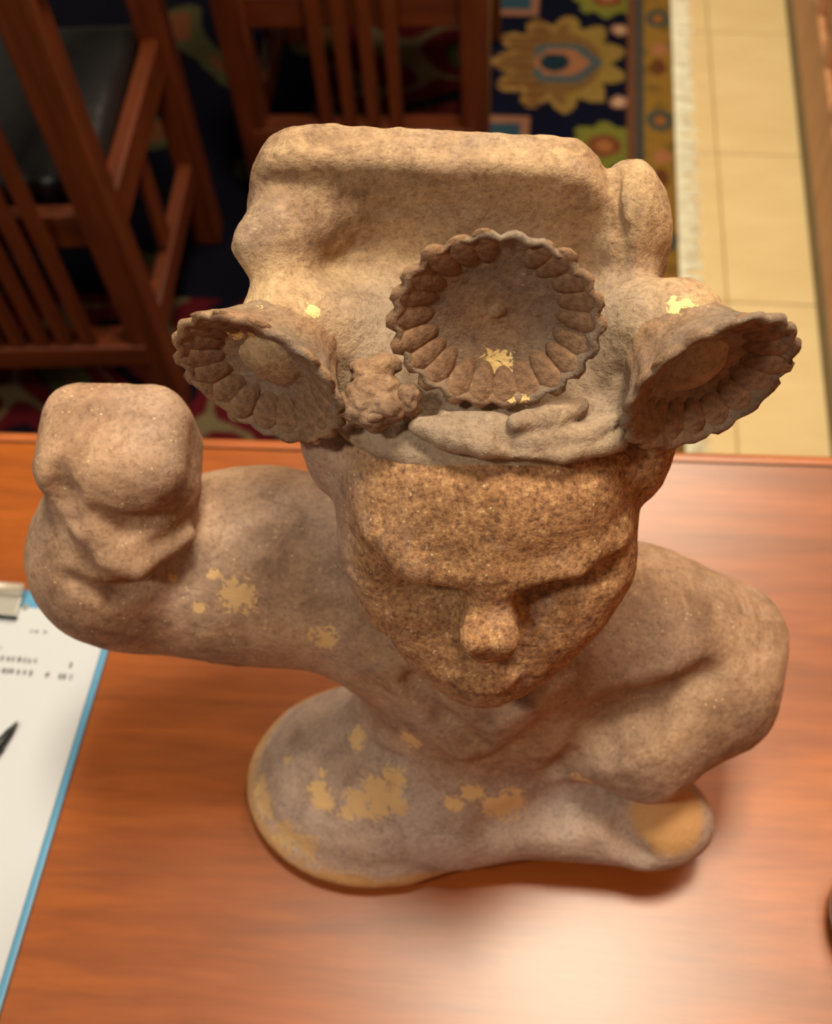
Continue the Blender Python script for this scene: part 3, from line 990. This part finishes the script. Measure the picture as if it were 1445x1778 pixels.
# ================================================================== TABLE-TOP THINGS
ca2 = math.radians(-2.4)
cbx, cby = -0.3185, 0.4055                           # top right corner of the board
def cb(u_, v_, z_):
    """clipboard coordinates: u to the left of the right edge, v down from the top edge"""
    e1 = np.array([-math.cos(ca2), -math.sin(ca2), 0])
    e2 = np.array([math.sin(-ca2), -math.cos(ca2), 0])
    return np.array([cbx, cby, T]) + e1 * u_ + e2 * v_ + np.array([0, 0, z_])
rz = ca2
CBW, CBH = 0.23, 0.325
org = cb(CBW / 2, CBH / 2, 0)
clipb = empty('clipboard', org, 0, 'light blue plastic clipboard at the left of the table', 'clipboard')
def cbox(name, u_, v_, z_, s, bev, mat, parent=clipb):
    o = box(name, cb(u_, v_, z_) - org, s, bev, mat, parent, rot=(0, 0, rz))
    return o
cbox('board', CBW / 2, CBH / 2, 0.0017, (CBW, CBH, 0.003), 0.0012, M['blue'])
clip = cbox('clip', CBW / 2, 0.013, 0.0075, (0.094, 0.026, 0.0016), 0.0006, M['chrome'])
def sub(o, name, off, s, bev, mat):
    return box(name, off, s, bev, mat, o)
sub(clip, 'clip_jaw', (0, -0.0140, -0.0012), (0.096, 0.003, 0.005), 0.001, M['pen'])
roll = lathe('clip_roll', [(0.0001, -0.047), (0.0052, -0.047), (0.0052, 0.047), (0.0001, 0.047)], M['chrome'], clip, 20, (0, 0.009, 0.0035), (0, math.pi / 2, 0))
lathe('wire_end', [(0.0001, -0.002), (0.0022, -0.001), (0.0024, 0.001), (0.0001, 0.0025)], M['chrome'], clip, 14, (0.0515, -0.003, -0.0022))
for i_ in range(2):
    pp = box('paper_sheet', cb(CBW / 2 + 0.001 - 0.002 * i_, 0.0165 + 0.138, 0.0036 + 0.0005 * i_), (0.2195, 0.276, 0.0003), 0.0, M['paper'], rot=(0, 0, rz))
    tag(pp, ('lower white paper sheet, its edge showing beside the blue board rim', 'top white printed sheet held on the blue clipboard')[i_], 'paper')
# faint printed lines on the upper sheet
inv = pp.matrix_basis.inverted()
def pline(x0, y0, x1, y1, hgt):
    p, q = at(x0, y0, T + 0.0043), at(x1, y1, T + 0.0043)
    n_ = max(2, int(np.linalg.norm(q - p) / 0.0045))
    bm = bmesh.new()
    for k in range(n_):
        if random.random() < 0.12:
            continue
        g = p + (q - p) * ((k + 0.5) / n_)
        for _ in range(3):
            wv, hv = random.uniform(0.0008, 0.0019), hgt * random.uniform(0.5, 1.0)
            r_ = bmesh.ops.create_cube(bm, size=1.0)
            ox_, oy_ = random.uniform(-0.0015, 0.0015), random.uniform(-0.0004, 0.0004)
            for v in r_['verts']:
                v.co = inv @ Vector((g[0] + ox_ + v.co.x * wv, g[1] + oy_ + v.co.y * hv, g[2] + v.co.z * 0.00012))
    bm_obj('printed_line', bm, M['ink'], pp)
pline(50, 1096, 82, 1098, 0.003)
pline(-40, 1122, 5, 1125, 0.003)
pline(-40, 1140, 66, 1148, 0.0055)
pline(110, 1152, 128, 1156, 0.006)
pline(-40, 1160, 128, 1176, 0.0055)

# pen lying on the paper, mostly out of frame
p0, p1 = at(31, 1252, T + 0.008), at(-160, 1500, T + 0.009)
pl = np.linalg.norm(p1 - p0)
pen = empty('ballpoint_pen', (p0 + p1) / 2 - [0, 0, 0.0045], 0, 'black ballpoint pen lying on the clipboard paper', 'pen')
dz = Vector(p0 - p1).normalized().to_track_quat('Z', 'Y').to_euler()
def ppart(name, prof):
    return lathe(name, prof, M['pen'], pen, 20, (0, 0, 0.0045), dz)
ppart('barrel', [(0.0001, -pl / 2), (0.0042, -pl / 2 + 0.002), (0.0045, pl / 2 - 0.026), (0.0038, pl / 2 - 0.020)])
ppart('tip_cone', [(0.0040, pl / 2 - 0.020), (0.0030, pl / 2 - 0.010), (0.0011, pl / 2 - 0.002), (0.0001, pl / 2)])
ppart('grip_ring', [(0.0040, pl / 2 - 0.026), (0.0050, pl / 2 - 0.025), (0.0050, pl / 2 - 0.022), (0.0040, pl / 2 - 0.021)])

# round dark cup just entering the frame on the right
cup = empty('brown_cup', (0.262, 0.188, T), 0, 'dark brown round cup cut off by the right edge of the photo', 'cup')
lathe('cup_body', [(0.0001, 0.0), (0.040, 0.0), (0.0445, 0.006), (0.0465, 0.020), (0.0460, 0.030), (0.0440, 0.032), (0.0425, 0.030)], M['cup'], cup, 48)
lathe('cup_inside', [(0.0425, 0.030), (0.0415, 0.018), (0.036, 0.008), (0.0001, 0.006)], M['cup_in'], cup, 48)
